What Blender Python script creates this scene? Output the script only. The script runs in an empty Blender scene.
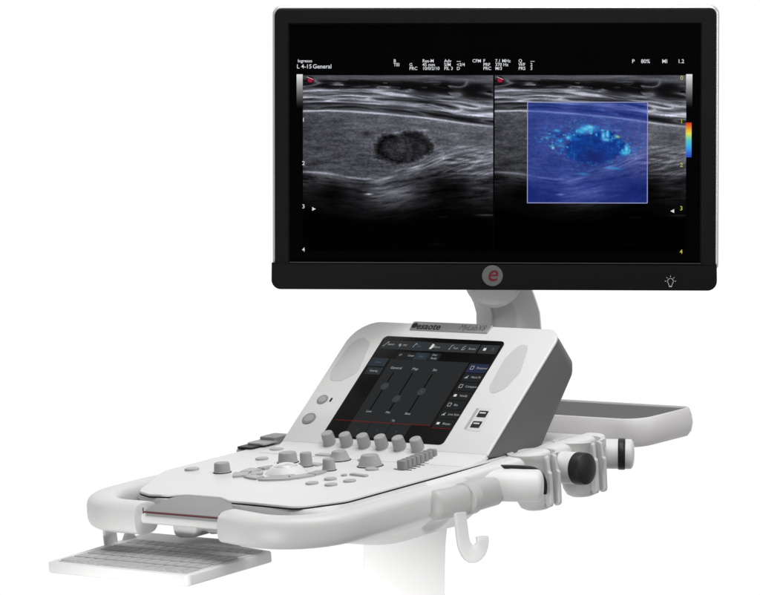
import bpy, bmesh, math, random
import numpy as np
from math import radians, sin, cos, pi, atan2, hypot
from mathutils import Vector, Matrix

S = bpy.context.scene
COL = S.collection
random.seed(7)

# ------------------------------------------------------------------ camera
AZ, TILT = radians(40), radians(6.2)          # view azimuth against the console; desk slope of the console
PITCH = math.atan((297.5 - 89.0) / 4400.0)
vh = Vector((-sin(AZ), cos(AZ), 0)); cr = Vector((cos(AZ), sin(AZ), 0)); up = Vector((0, 0, 1))
vd = vh * cos(PITCH) - up * sin(PITCH); cu = vh * sin(PITCH) + up * cos(PITCH)
cam = bpy.data.cameras.new('camera'); camo = bpy.data.objects.new('camera', cam); COL.objects.link(camo)
cam.sensor_width = 36; cam.lens = 208.42; cam.clip_end = 200; cam.clip_start = 0.1
camo.matrix_world = Matrix((( cr.x, cu.x, -vd.x, 3.22015), (cr.y, cu.y, -vd.y, -3.82090), (cr.z, cu.z, -vd.z, 0.41544), (0, 0, 0, 1)))
S.camera = camo

# ------------------------------------------------------------------ world: bright white studio sweep behind, dim room elsewhere
W = bpy.data.worlds.new('World'); S.world = W; W.use_nodes = True
nt = W.node_tree; nt.nodes.clear()
wo = nt.nodes.new('ShaderNodeOutputWorld'); bg = nt.nodes.new('ShaderNodeBackground')
tc = nt.nodes.new('ShaderNodeTexCoord'); dt = nt.nodes.new('ShaderNodeVectorMath'); dt.operation = 'DOT_PRODUCT'
dt.inputs[1].default_value = vh
mr = nt.nodes.new('ShaderNodeMapRange'); mr.interpolation_type = 'SMOOTHSTEP'
mr.inputs['From Min'].default_value = 0.45; mr.inputs['From Max'].default_value = 0.75
mr.inputs['To Min'].default_value = 0.20; mr.inputs['To Max'].default_value = 1.03
nt.links.new(tc.outputs['Generated'], dt.inputs[0]); nt.links.new(dt.outputs['Value'], mr.inputs['Value'])
nt.links.new(mr.outputs['Result'], bg.inputs['Strength']); bg.inputs['Color'].default_value = (1, 1, 1, 1)
nt.links.new(bg.outputs[0], wo.inputs[0])

# ------------------------------------------------------------------ lamps: overhead softbox, then unseen lamps added to shape the light
def lamp(name, typ, loc, target, energy, **k):
    d = bpy.data.lights.new(name, typ); o = bpy.data.objects.new(name, d); COL.objects.link(o)
    d.energy = energy; o.location = loc
    o.rotation_euler = (Vector(target) - Vector(loc)).to_track_quat('-Z', 'Y').to_euler()
    for a, b in k.items(): setattr(d, a, b)
    return o
lamp('overhead_softbox', 'AREA', (0.10, -0.10, 1.65), (0.02, -0.08, 0.0), 17, shape='RECTANGLE', size=1.2, size_y=1.2)
lamp('front_fill', 'AREA', (0.35, -2.5, -0.80), (0, -.1, 0), 26, shape='RECTANGLE', size=1.2, size_y=0.8)  # added unseen fill from low front, brightens the bumper tubes
lamp('key_fill', 'AREA', (0.66, -0.32, 0.92), (0.08, 0.0, 0.03), 4.3, shape='RECTANGLE', size=0.45, size_y=0.45)  # added unseen fill just above the view, grades the fascia brighter to the right
lamp('right_kicker', 'AREA', (1.60, 0.62, 0.55), (0.05, 0.25, 0.15), 5.2, shape='RECTANGLE', size=0.5, size_y=0.8)  # added unseen kicker, brightens the right faces of neck and tray
lamp('fade_spot_column', 'SPOT', (2.2, -1.1, -.55), (0.03, 0.0, -.265), 330, spot_size=radians(12.5), spot_blend=1.0, shadow_soft_size=0.08)  # added unseen spot, blows the column out so it fades to white
lamp('fade_spot_drawer', 'SPOT', (0.75, -2.6, -.60), (0.0, -.36, -.30), 520, spot_size=radians(12), spot_blend=1.0, shadow_soft_size=0.08)  # added unseen spot, blows the drawer front out towards white

S.view_settings.view_transform = 'Standard'; S.view_settings.look = 'None'
S.view_settings.exposure = 0; S.view_settings.gamma = 1

# ------------------------------------------------------------------ materials
def lin(c):
    return tuple((v / 255 / 12.92) if v / 255 <= 0.04045 else (((v / 255) + 0.055) / 1.055) ** 2.4 for v in c)
def mat(name, col, rough=0.4, spec=0.5, metal=0.0, vary=0.03, bump=0.0, bscale=900.0, coat=0.0, vscale=14.0, aniso=False):
    m = bpy.data.materials.new(name); m.use_nodes = True
    n = m.node_tree.nodes; l = m.node_tree.links; p = n['Principled BSDF']
    p.inputs['Roughness'].default_value = rough; p.inputs['Metallic'].default_value = metal
    p.inputs['Specular IOR Level'].default_value = spec; p.inputs['Coat Weight'].default_value = coat
    t = n.new('ShaderNodeTexCoord')
    nz = n.new('ShaderNodeTexNoise'); nz.inputs['Scale'].default_value = vscale; nz.inputs['Detail'].default_value = 6
    if aniso:
        mp = n.new('ShaderNodeMapping'); mp.inputs['Scale'].default_value = (0.02, 1, 1)
        l.new(t.outputs['Object'], mp.inputs[0]); l.new(mp.outputs[0], nz.inputs['Vector'])
    else:
        l.new(t.outputs['Object'], nz.inputs['Vector'])
    mx = n.new('ShaderNodeMix'); mx.data_type = 'RGBA'
    mx.inputs['A'].default_value = tuple(c * (1 - vary) for c in col) + (1,)
    mx.inputs['B'].default_value = tuple(min(1, c * (1 + vary)) for c in col) + (1,)
    l.new(nz.outputs['Fac'], mx.inputs['Factor']); l.new(mx.outputs['Result'], p.inputs['Base Color'])
    rr = n.new('ShaderNodeMapRange'); rr.inputs['To Min'].default_value = rough * 0.85; rr.inputs['To Max'].default_value = min(1, rough * 1.15)
    l.new(nz.outputs['Fac'], rr.inputs['Value']); l.new(rr.outputs['Result'], p.inputs['Roughness'])
    if bump:
        b2 = n.new('ShaderNodeTexNoise'); b2.inputs['Scale'].default_value = bscale; b2.inputs['Detail'].default_value = 2
        bp = n.new('ShaderNodeBump'); bp.inputs['Strength'].default_value = bump; bp.inputs['Distance'].default_value = 0.0004
        l.new(t.outputs['Object'], b2.inputs['Vector']); l.new(b2.outputs['Fac'], bp.inputs['Height']); l.new(bp.outputs[0], p.inputs['Normal'])
    return m
def emat(name, srgb, strength=1.0):
    m = bpy.data.materials.new(name); m.use_nodes = True
    p = m.node_tree.nodes['Principled BSDF']
    p.inputs['Base Color'].default_value = (0, 0, 0, 1); p.inputs['Specular IOR Level'].default_value = 0.0
    p.inputs['Roughness'].default_value = 0.5
    p.inputs['Emission Color'].default_value = lin(srgb) + (1,); p.inputs['Emission Strength'].default_value = strength
    return m
def vmat(name):
    m = bpy.data.materials.new(name); m.use_nodes = True
    n = m.node_tree.nodes; p = n['Principled BSDF']; a = n.new('ShaderNodeVertexColor'); a.layer_name = 'picture'
    p.inputs['Base Color'].default_value = (0, 0, 0, 1); p.inputs['Specular IOR Level'].default_value = 0.0
    m.node_tree.links.new(a.outputs['Color'], p.inputs['Emission Color']); p.inputs['Emission Strength'].default_value = 1
    return m
M = dict(
    white=mat('white_plastic', (0.78, 0.78, 0.775), 0.42, 0.4, vary=0.015, bump=0.12),
    satin=mat('satin_white_plastic', (0.72, 0.72, 0.715), 0.38, 0.4, vary=0.02, bump=0.08),
    clamp=mat('clamp_grey_white', (0.54, 0.54, 0.535), 0.4, 0.4, vary=0.03, bump=0.12),
    column=mat('grey_column_plastic', (0.34, 0.34, 0.337), 0.45, 0.3, vary=0.02, bump=0.1),
    fascia=mat('white_fascia_plastic', (0.76, 0.76, 0.755), 0.30, 0.5, vary=0.015, bump=0.1),
    shell=mat('grey_shell_plastic', (0.145, 0.145, 0.145), 0.5, 0.35, vary=0.03, bump=0.25),
    knob=mat('grey_knob_rubber', (0.40, 0.40, 0.40), 0.55, 0.3, vary=0.04, bump=0.2),
    key=mat('pale_grey_key', (0.46, 0.46, 0.46), 0.5, 0.35, vary=0.03, bump=0.1),
    keycap=mat('key_cap', (0.47, 0.47, 0.47), 0.5, 0.35, vary=0.04, bump=0.1),
    keydark=mat('dark_grey_key', (0.27, 0.27, 0.27), 0.5, 0.35, vary=0.03, bump=0.1),
    cup=mat('light_grey_plastic', (0.68, 0.68, 0.675), 0.42, 0.4, vary=0.03, bump=0.15),
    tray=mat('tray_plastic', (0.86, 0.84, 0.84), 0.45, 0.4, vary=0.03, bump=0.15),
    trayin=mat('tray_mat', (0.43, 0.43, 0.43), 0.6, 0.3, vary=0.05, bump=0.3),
    black=mat('black_rubber', (0.012, 0.012, 0.012), 0.45, 0.4, vary=0.2, bump=0.2),
    seam=mat('dark_gasket', (0.02, 0.02, 0.02), 0.7, 0.2, vary=0.2),
    bezel=mat('black_bezel_plastic', (0.0052, 0.0052, 0.0052), 0.6, 0.12, vary=0.10, bump=0.3, bscale=1400),
    lip=mat('bezel_lip_highlight', (0.035, 0.035, 0.035), 0.35, 0.5, vary=0.1),
    silver=mat('silver_shell', (0.78, 0.78, 0.79), 0.32, 0.6, metal=0.5, vary=0.03, bump=0.1),
    glass=mat('screen_glass', (0.0006, 0.0006, 0.0009), 0.4, 0.02, vary=0.1),
    tglass=mat('touch_glass', (0.004, 0.004, 0.004), 0.22, 0.25, vary=0.1),
    arm=mat('arm_paint', (0.74, 0.74, 0.735), 0.30, 0.6, vary=0.03, bump=0.15),
    badge=mat('badge_grey', (0.11, 0.115, 0.11), 0.4, 0.5, vary=0.06),
    red=mat('red_print', (0.13, 0.006, 0.018), 0.5, 0.3, vary=0.1),
    redline=mat('red_strip', (0.15, 0.04, 0.05), 0.45, 0.4, vary=0.08),
    pad=mat('grey_pad', (0.30, 0.30, 0.30), 0.5, 0.35, vary=0.03, bump=0.2),
    brushed=mat('brushed_plate', (0.40, 0.40, 0.40), 0.34, 0.6, metal=0.55, vary=0.10, vscale=400, aniso=True),
    ink=mat('dark_ink', (0.015, 0.015, 0.015), 0.5, 0.3, vary=0.1),
    greyink=mat('grey_ink', (0.10, 0.10, 0.10), 0.5, 0.3, vary=0.1),
    iconline=mat('printed_icon', (0.45, 0.45, 0.45), 0.5, 0.3, vary=0.05),
    grille=mat('speaker_mesh', (0.62, 0.62, 0.62), 0.6, 0.3, vary=0.04, bump=0.5, bscale=700),
    ball=mat('trackball_resin', (0.70, 0.70, 0.70), 0.15, 0.6, vary=0.02, coat=0.4),
)
def perforate(m, pitch):
    n = m.node_tree.nodes; l = m.node_tree.links; p = n['Principled BSDF']
    t = n.new('ShaderNodeTexCoord'); mp = n.new('ShaderNodeMapping'); mp.inputs['Rotation'].default_value = (-radians(38), 0, 0)
    sx = n.new('ShaderNodeSeparateXYZ'); l.new(t.outputs['Object'], mp.inputs[0]); l.new(mp.outputs[0], sx.inputs[0])
    outs = []
    for ax in ('X', 'Y'):
        a = n.new('ShaderNodeMath'); a.operation = 'MULTIPLY'; a.inputs[1].default_value = pi / pitch; l.new(sx.outputs[ax], a.inputs[0])
        b = n.new('ShaderNodeMath'); b.operation = 'SINE'; l.new(a.outputs[0], b.inputs[0])
        c = n.new('ShaderNodeMath'); c.operation = 'POWER'; c.inputs[1].default_value = 2; l.new(b.outputs[0], c.inputs[0]); outs.append(c)
    d = n.new('ShaderNodeMath'); d.operation = 'MULTIPLY'; l.new(outs[0].outputs[0], d.inputs[0]); l.new(outs[1].outputs[0], d.inputs[1])
    r = n.new('ShaderNodeMapRange'); r.inputs['From Min'].default_value = .45; r.inputs['From Max'].default_value = .62; l.new(d.outputs[0], r.inputs['Value'])
    old = p.inputs['Base Color'].links[0].from_socket
    mx = n.new('ShaderNodeMix'); mx.data_type = 'RGBA'; l.new(r.outputs['Result'], mx.inputs['Factor']); l.new(old, mx.inputs['A']); mx.inputs['B'].default_value = (.50, .50, .50, 1)
    l.new(mx.outputs['Result'], p.inputs['Base Color'])
perforate(M['grille'], .0026)
E_ = dict(txt=emat('readout_white', (215, 218, 222)), yel=emat('readout_yellow', (190, 185, 70)), uitxt=emat('ui_text', (165, 168, 170)),
          uidim=emat('ui_dim_text', (92, 98, 104)), panel=emat('ui_panel', (43, 44, 45)), bar=emat('ui_bar', (52, 54, 56)),
          tab=emat('ui_tab', (38, 39, 40)), hi=emat('ui_tab_blue', (48, 55, 61)), hib=emat('ui_tab_deep_blue', (42, 48, 72)),
          sbtn=emat('ui_side_button', (50, 53, 55)), track=emat('ui_track', (6, 6, 6)), kn=emat('ui_handle', (60, 64, 65)),
          rl=emat('ui_red_rule', (118, 34, 34)), white=emat('ui_white', (215, 215, 215)), frame=emat('roi_frame', (150, 155, 200)),
          mark=emat('probe_mark_red', (150, 30, 60)))

# ------------------------------------------------------------------ object helpers.  console frame: r = to the operator's right, b = to the back, u = out of the desk
RT = Matrix.Rotation(TILT, 4, 'X')
BASES = {}
def tagset(o, label=None, cat=None, group=None, kind=None):
    if label: o['label'] = label
    if cat: o['category'] = cat
    if group: o['group'] = group
    if kind: o['kind'] = kind
    return o
def thing(name, label, cat, base=(0, 0, 0), group=None, tilt=True, rotz=0.0):
    o = bpy.data.objects.new(name, None); COL.objects.link(o); o.empty_display_size = 0.05
    if tilt:
        o.matrix_world = RT @ Matrix.Translation(base)
    else:
        o.matrix_world = Matrix.Translation(base) @ Matrix.Rotation(rotz, 4, 'Z')
    BASES[o.name] = Vector(base) if tilt else Vector((0, 0, 0))
    return tagset(o, label, cat, group)
def base_of(o):
    while o.name not in BASES: o = o.parent
    return BASES[o.name]
def mesh(name, V, F, m, parent, sharp=32, label=None):
    me = bpy.data.meshes.new(name)
    bs = base_of(parent)
    me.from_pydata([tuple(Vector(v) - bs) for v in V], [], F)
    bm = bmesh.new(); bm.from_mesh(me); bmesh.ops.recalc_face_normals(bm, faces=bm.faces[:]); bm.to_mesh(me); bm.free()
    me.polygons.foreach_set('use_smooth', [True] * len(me.polygons))
    me.set_sharp_from_angle(angle=radians(sharp))
    me.materials.append(m)
    o = bpy.data.objects.new(name, me); COL.objects.link(o); o.parent = parent
    if label: o['label'] = label
    return o
class Frame:
    def __init__(s, O, e1, e2):
        s.O = Vector(O); s.a = Vector(e1).normalized(); s.b = Vector(e2).normalized(); s.n = s.a.cross(s.b)
    def __call__(s, x, y, z=0.0): return s.O + s.a * x + s.b * y + s.n * z
DESK = Frame((0, 0, 0), (1, 0, 0), (0, 1, 0))
TH = radians(38)
FACE = Frame((0, 0, 0), (1, 0, 0), (0, cos(TH), sin(TH)))       # plane of the touch screen housing
SIDE = Frame((0, 0, 0), (0, 1, 0), (0, 0, 1))                    # x=b, y=u, normal +r
def rpoly(pts, seg=7):
    """polygon with a corner radius per point: (x, y, radius)"""
    out = []; n = len(pts)
    for i, p in enumerate(pts):
        r = p[2] if len(p) > 2 else 0
        P = Vector(p[:2]); A = Vector(pts[i - 1][:2]); B = Vector(pts[(i + 1) % n][:2])
        if r <= 0: out.append((P.x, P.y)); continue
        d1 = (A - P).normalized(); d2 = (B - P).normalized()
        ang = math.acos(max(-1, min(1, d1.dot(d2)))); t = r / math.tan(ang / 2)
        t = min(t, (A - P).length * 0.499, (B - P).length * 0.499); r = t * math.tan(ang / 2)
        c = P + (d1 + d2).normalized() * (r / sin(ang / 2))
        s0 = P + d1 * t - c; s1 = P + d2 * t - c
        a0 = atan2(s0.y, s0.x); da = (atan2(s1.y, s1.x) - a0 + pi) % (2 * pi) - pi
        for k in range(seg + 1):
            a = a0 + da * k / seg; out.append((c.x + r * cos(a), c.y + r * sin(a)))
    return out
def rrect(x0, x1, y0, y1, r, seg=7): return rpoly([(x0, y0, r), (x1, y0, r), (x1, y1, r), (x0, y1, r)], seg)
def ell(cx, cy, rx, ry, n=28, rot=0):
    return [(cx + rx * cos(a) * cos(rot) - ry * sin(a) * sin(rot), cy + rx * cos(a) * sin(rot) + ry * sin(a) * cos(rot)) for a in [2 * pi * k / n for k in range(n)]]
def inset(out, d):
    n = len(out); area = sum(out[i - 1][0] * out[i][1] - out[i][0] * out[i - 1][1] for i in range(n)); sg = 1 if area > 0 else -1
    res = []
    for i in range(n):
        a = Vector(out[i - 1]); p = Vector(out[i]); b = Vector(out[(i + 1) % n])
        e1 = p - a; e2 = b - p
        if e1.length < 1e-9: e1 = e2
        if e2.length < 1e-9: e2 = e1
        n1 = Vector((-e1.y, e1.x)).normalized() * sg; n2 = Vector((-e2.y, e2.x)).normalized() * sg
        q = (n1 + n2); q = q.normalized() if q.length > 1e-6 else n1
        k = 1 / max(0.5, q.dot(n1)); v = p + q * d * k; res.append((v.x, v.y))
    return res
def loft(name, rings, m, parent, cap=True, closed=True, sharp=32, label=None):
    V = []; F = []; n = len(rings[0])
    for r in rings: V += [tuple(p) for p in r]
    for i in range(len(rings) - 1):
        for j in range(n if closed else n - 1):
            k = (j + 1) % n
            F.append((i * n + j, i * n + k, (i + 1) * n + k, (i + 1) * n + j))
    if cap:
        F.append(tuple(range(n))[::-1]); F.append(tuple((len(rings) - 1) * n + j for j in range(n)))
    return mesh(name, V, F, m, parent, sharp, label)
def plate(name, fr, out, z0, z1, m, parent, bev=0.0, bev0=0.0, sharp=32, steps=4, label=None):
    rings = []
    if bev0 > 0:
        for k in range(steps + 1):
            a = pi / 2 * k / steps; o = inset(out, bev0 * (1 - sin(a))); rings.append([fr(x, y, z0 + bev0 * (1 - cos(a))) for x, y in o])
    else: rings.append([fr(x, y, z0) for x, y in out])
    if bev > 0:
        for k in range(steps + 1):
            a = pi / 2 * k / steps; o = inset(out, bev * (1 - cos(a))); rings.append([fr(x, y, z1 - bev + bev * sin(a)) for x, y in o])
    else: rings.append([fr(x, y, z1) for x, y in out])
    return loft(name, rings, m, parent, sharp=sharp, label=label)
def lathe(name, O, axis, prof, m, parent, n=40, sharp=32, a0=0, a1=2 * pi, label=None):
    ax = Vector(axis).normalized(); t = Vector((0, 0, 1)) if abs(ax.z) < 0.9 else Vector((1, 0, 0))
    e1 = (t - ax * t.dot(ax)).normalized(); e2 = ax.cross(e1); O = Vector(O)
    return loft(name, [[O + ax * h + (e1 * cos(2 * pi * k / n) + e2 * sin(2 * pi * k / n)) * max(r, 1e-5) for k in range(n)] for r, h in prof], m, parent, sharp=sharp, label=label)
def dome(r, h0, h1, e):   # rounded-end cylinder profile from h0 to h1 with end rounding depth e
    return [(r, h0)] + [(r * (1 - 0.0) * cos(pi / 2 * k / 8) ** 0.75 if k else r, h1 - e + e * sin(pi / 2 * k / 8)) for k in range(9)]
def sweep(name, path, m, parent, hw, hh, exp=2.4, n=28, capk=0.5, sharp=40, upv=(0, 0, 1), label=None, ncap=5):
    P = [Vector(p) for p in path]; rings = []; N = len(P)
    hwf = hw if callable(hw) else (lambda t: hw); hhf = hh if callable(hh) else (lambda t: hh)
    def ring(c, T, w, h, sc=1.0):
        U = Vector(upv); X = T.cross(U).normalized(); U = X.cross(T).normalized(); r = []
        for k in range(n):
            a = 2 * pi * k / n; ca, sa = cos(a), sin(a)
            r.append(c + X * (w * sc * math.copysign(abs(ca) ** (2 / exp), ca)) + U * (h * sc * math.copysign(abs(sa) ** (2 / exp), sa)))
        return r
    for i in range(N):
        T = (P[min(i + 1, N - 1)] - P[max(i - 1, 0)]).normalized(); t = i / (N - 1); w, h = hwf(t), hhf(t)
        if i == 0 and capk:
            for k in range(ncap):
                a = pi / 2 * k / ncap; rings.append(ring(P[0] - T * w * capk * cos(a), T, w, h, max(0.05, sin(a))))
        rings.append(ring(P[i], T, w, h))
        if i == N - 1 and capk:
            for k in range(ncap - 1, -1, -1):
                a = pi / 2 * k / ncap; rings.append(ring(P[-1] + T * w * capk * cos(a), T, w, h, max(0.05, sin(a))))
    return loft(name, rings, m, parent, sharp=sharp, label=label)
def smoothpath(pts, n=12):
    P = [Vector(p) for p in pts]; out = []
    for i in range(len(P) - 1):
        p0 = P[max(i - 1, 0)]; p1 = P[i]; p2 = P[i + 1]; p3 = P[min(i + 2, len(P) - 1)]
        for k in range(n):
            t = k / n
            out.append(0.5 * ((2 * p1) + (p2 - p0) * t + (2 * p0 - 5 * p1 + 4 * p2 - p3) * t * t + (3 * p1 - p0 - 3 * p2 + p3) * t ** 3))
    return out + [P[-1]]
FONT = bpy.data.fonts[0] if bpy.data.fonts else None
def text(name, body, fr, x, y, z, size, m, parent, align='LEFT', shear=0.0, bold=0.0, sx=1.0, ext=0.0):
    c = bpy.data.curves.new(name, 'FONT'); c.body = body; c.size = size; c.align_x = align; c.align_y = 'CENTER'; c.shear = shear
    c.offset = bold; c.extrude = ext; c.resolution_u = 3; c.materials.append(m)
    tmp = bpy.data.objects.new(name, c); COL.objects.link(tmp)
    dg = bpy.context.evaluated_depsgraph_get(); me = bpy.data.meshes.new_from_object(tmp.evaluated_get(dg))
    bpy.data.objects.remove(tmp); bpy.data.curves.remove(c); me.name = name
    o = bpy.data.objects.new(name, me); COL.objects.link(o); o.parent = parent
    p = fr(x, y, z) - base_of(parent)
    o.matrix_local = Matrix(((fr.a.x * sx, fr.b.x, fr.n.x, p.x), (fr.a.y * sx, fr.b.y, fr.n.y, p.y), (fr.a.z * sx, fr.b.z, fr.n.z, p.z), (0, 0, 0, 1)))
    return o
def quads(name, fr, polys, z, m, parent, th=0.0, label=None):
    """several flat shapes of one printed or displayed mark, joined in one mesh"""
    V = []; F = []
    for p in polys:
        i = len(V); V += [tuple(fr(x, y, z)) for x, y in p]; F.append(tuple(range(i, i + len(p))))
    return mesh(name, V, F, m, parent, label=label)
def line(x0, y0, x1, y1, w):
    d = Vector((x1 - x0, y1 - y0)).normalized(); nx, ny = -d.y * w / 2, d.x * w / 2
    return [(x0 + nx, y0 + ny), (x0 - nx, y0 - ny), (x1 - nx, y1 - ny), (x1 + nx, y1 + ny)]
def box(x0, x1, y0, y1): return [(x0, y0), (x1, y0), (x1, y1), (x0, y1)]

# ================================================================== PEDESTAL
ped = thing('pedestal', 'white central lift column under the control console, fading into the white', 'pedestal', (0.0, 0.06, -0.9), tilt=False)
def zr(x0, x1, y0, y1, z, r=0.03): return [Vector((x, y, z)) for x, y in rrect(x0, x1, y0, y1, r)]
def zq(h, z): return [Matrix.Rotation(radians(40), 3, 'Z') @ v for v in zr(-h, h, -h, h, z, .0003)]
loft('column', [zq(.046, 0.04), zq(.046, .77), zq(.047, .80), zq(.050, .83)], M['column'], ped)
loft('base', [zr(-.26, .26, -.33, .3, 0, .06), zr(-.26, .26, -.33, .3, 0.035, .06), zr(-.24, .24, -.31, .28, 0.05, .06)], M['satin'], ped)

# ================================================================== CONSOLE
con = thing('ultrasound_console', 'white ultrasound control console with knobs, tilted touch screen and rounded front bumper', 'console')
def ur(x0, x1, y0, y1, u, r): return [Vector((x, y, u)) for x, y in rpoly([(x0, y0, r * 2.2), (x1, y0, r), (x1, y1, .02), (x0, y1, .02)], 10)]
loft('lower_body', [ur(-.152, .1640, -.2840, .20, -.0042, .046), ur(-.153, .1665, -.2870, .20, -.010, .046), ur(-.152, .172, -.287, .20, -.020, .05), ur(-.152, .172, -.275, .19, -.030, .05),
     ur(-.150, .168, -.266, .12, -.036, .05), ur(-.138, .152, -.25, .08, -.046, .05), ur(-.11, .132, -.21, .075, -.058, .05), ur(-.085, .105, -.15, .07, -.070, .04), ur(-.07, .09, -.09, .06, -.084, .03)],
     M['satin'], con, sharp=60)
PANEL = rpoly([(.1635, .135), (-.171, .135), (-.171, -.165, .05), (-.108, -.272, .026), (-.083, -.2825, .012), (-.060, -.279, .012), (-.040, -.268, .012), (.010, -.268, .012),
               (.034, -.281, .015), (.136, -.2855, .022), (.1635, -.236, .04)], 8)
plate('panel_gasket', DESK, inset(PANEL, -0.0003), -.0042, -.0026, M['seam'], con)
plate('control_panel', DESK, PANEL, -.0026, 0.0, M['white'], con, bev=.0014)
# front bumper tubes
def arc(cx, cy, R, a0, a1, n, z): return [Vector((cx + R * cos(radians(a0 + (a1 - a0) * k / n)), cy + R * sin(radians(a0 + (a1 - a0) * k / n)), z)) for k in range(n + 1)]
UB = -.0195
lp = [Vector((-.160, -.12, UB - .002)), Vector((-.162, -.15, UB - .001)), Vector((-.163, -.19, UB))] + arc(-.093, -.245, .070, 180, 270, 14, UB) + [Vector((-.0590, -.315, UB))]
sweep('bumper_tube', lp, M['satin'], con, .0185, .0175, 3.3, capk=0.03)
rp = [Vector((.158, -.050, UB - .008)), Vector((.165, -.11, UB - .0060)), Vector((.171, -.18, UB - .0055))] + [v - Vector((0, 0, .0055 - .0035 * (k / 14) ** 2)) for k, v in enumerate(arc(.102, -.249, .071, 0, -90, 14, UB))] + [Vector((.066, -.318, UB))]
sweep('bumper_tube', rp, M['satin'], con, .0185, .0175, 3.3, capk=0.2)
# grip in the gap between both tubes
sweep('grip_bar', [Vector((-.062, -.3135, -.0192)), Vector((.0, -.3140, -.0192)), Vector((.068, -.3135, -.0192))], M['satin'], con, .0095, .0058, 3.0, capk=0)
PADO = rpoly([(-.045, -.266, .006), (.014, -.266, .01), (.036, -.279, .012), (.058, -.300, .012), (.0585, -.3235, .004), (-.0535, -.3235, .004), (-.0535, -.285, .01)], 5)
def padz(x, y): return -.0012 - .0078 * max(0, min(1, (-.268 - y) / .055)) ** 1.3
pr = [[Vector((x, y, padz(x, y) - .006)) for x, y in PADO], [Vector((x, y, padz(x, y) - .001)) for x, y in PADO], [Vector((x, y, padz(x, y))) for x, y in inset(PADO, .001)]]
padobj = loft('grip_pad', pr, M['pad'], con, sharp=40)
quads('accent_strip', Frame((0, -.3242, 0), (1, 0, 0), (0, 0, 1)), [box(-.0540, .0585, -.0112, -.0097)], 0.0, M['redline'], padobj)
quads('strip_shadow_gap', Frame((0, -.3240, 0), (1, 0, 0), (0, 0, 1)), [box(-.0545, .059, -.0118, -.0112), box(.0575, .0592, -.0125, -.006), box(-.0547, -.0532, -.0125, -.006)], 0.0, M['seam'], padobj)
# brackets seen through the grip opening
plate('under_bracket', Frame((0, -.245, 0), (1, 0, 0), (0, 0, 1)), rpoly([(-.067, -.052, .008), (-.036, -.050, .008), (-.030, -.030, .004), (-.070, -.030, .004)]), -.02, .02, M['cup'], con, bev=.004)
plate('under_bracket', Frame((0, -.235, 0), (1, 0, 0), (0, 0, 1)), rpoly([(-.030, -.048, .012), (.006, -.044, .008), (.010, -.028, .004), (-.030, -.028, .004)]), -.02, .02, M['satin'], con, bev=.004)

# ---- housing of the touch screen
FO = rpoly([(-.141, .010, .002), (.1635, .010, .002), (.1635, .2035, .021), (-.141, .2035, .036)], 12)
fascia = plate('screen_fascia', FACE, FO, -.0026, 0.0, M['fascia'], con, bev=.0016, steps=5)
def hring(x0, x1, tb, tt, rr, rl, d, ins=0.0):
    """slab ring: d is the depth behind the face, either a number or a function of t"""
    o = rpoly([(x0, tb, .002), (x1, tb, .002), (x1, tt, rr), (x0, tt, rl)], 12)
    if ins: o = inset(o, ins)
    return [FACE(x, y, -(d(y) if callable(d) else d)) for x, y in o]
dback = lambda t: .0855 - .170 * t
dmid = lambda t: dback(t) - .009
loft('rear_shell', [hring(-.1405, .163, .006, .203, .021, .036, .0026, .0006), hring(-.1405, .163, .018, .203, .021, .036, .012),
                    hring(-.1405, .163, .068, .202, .021, .036, dmid), hring(-.137, .1612, .074, .199, .021, .033, lambda t: dback(t) - .003), hring(-.131, .157, .082, .192, .02, .03, dback)], M['shell'], con, sharp=30)
# cove where desk turns up into the fascia
cv = [(-.034, .0004)]
for k in range(9):
    t = k / 8; p0 = Vector((-.028, .0006)); p1 = Vector((.0, .0012)); q = Vector((cos(TH), sin(TH))) * .0105; 
    w = p0 * (1 - t) ** 2 + p1 * 2 * t * (1 - t) + q * t * t; cv.append((w.x, w.y))
qn = Vector((-sin(TH), cos(TH))); q = Vector((cos(TH), sin(TH))) * .0105 - qn * .006
cv += [(q.x, q.y), (.004, -.002), (-.034, -.002)]
plate('panel_cove', SIDE, cv, -.1405, .163, M['white'], con, bev=.0015, bev0=.0015, sharp=25)

# ---- speakers, buttons, usb, brand plate
spL = rpoly([(-.119, .179, .010), (-.1015, .168, .010), (-.093, .122, .012), (-.110, .107, .012), (-.128, .107, .010), (-.134, .124, .014), (-.131, .166, .014)], 6)
spR = rpoly([(.116, .178, .010), (.130, .176, .010), (.1405, .135, .012), (.133, .109, .012), (.117, .099, .010), (.109, .112, .014), (.107, .155, .014)], 6)
for k, o in ((0, spL), (1, spR)):
    plate('speaker_grille', FACE, o, -.001, .0004, M['grille'], fascia)
for cx, cy, r in ((-.1195, .077, .0075), (-.1215, .0468, .0092)):
    b = plate('power_button', FACE, ell(cx, cy, r, r * .92), -.001, .0012, M['keydark'], fascia, bev=.0006)
    plate('button_ring', FACE, ell(cx, cy, r * .72, r * .62), .0012, .0015, M['knob'], b, bev=.0002)
plate('indicator_slot', FACE, rrect(-.1083, -.1056, .0745, .0805, .0008), -.001, .0003, M['seam'], fascia)
us = plate('usb_panel', FACE, rpoly([(.1095, .0455, .002), (.1345, .0435, .002), (.1315, .0785, .002), (.1105, .0785, .002)]), -.001, .0003, M['satin'], fascia)
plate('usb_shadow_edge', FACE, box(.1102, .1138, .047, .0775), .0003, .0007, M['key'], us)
for cy in (.0695, .0535):
    x0 = .1175; pt = plate('usb_port', FACE, box(x0, x0 + .0125, cy - .0045, cy + .0045), .0004, .0011, M['black'], us)
    quads('usb_tongue', FACE, [box(x0 + .002, x0 + .0105, cy + .0002, cy + .0022)], .0013, M['ball'], pt)
bp = plate('brand_plate', FACE, rpoly([(-.056, .1915, .001), (.060, .1915, .001), (.0625, .2052, .003), (-.0575, .2052, .003)]), -.0035, .0012, M['brushed'], fascia, bev=.0005)
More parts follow.
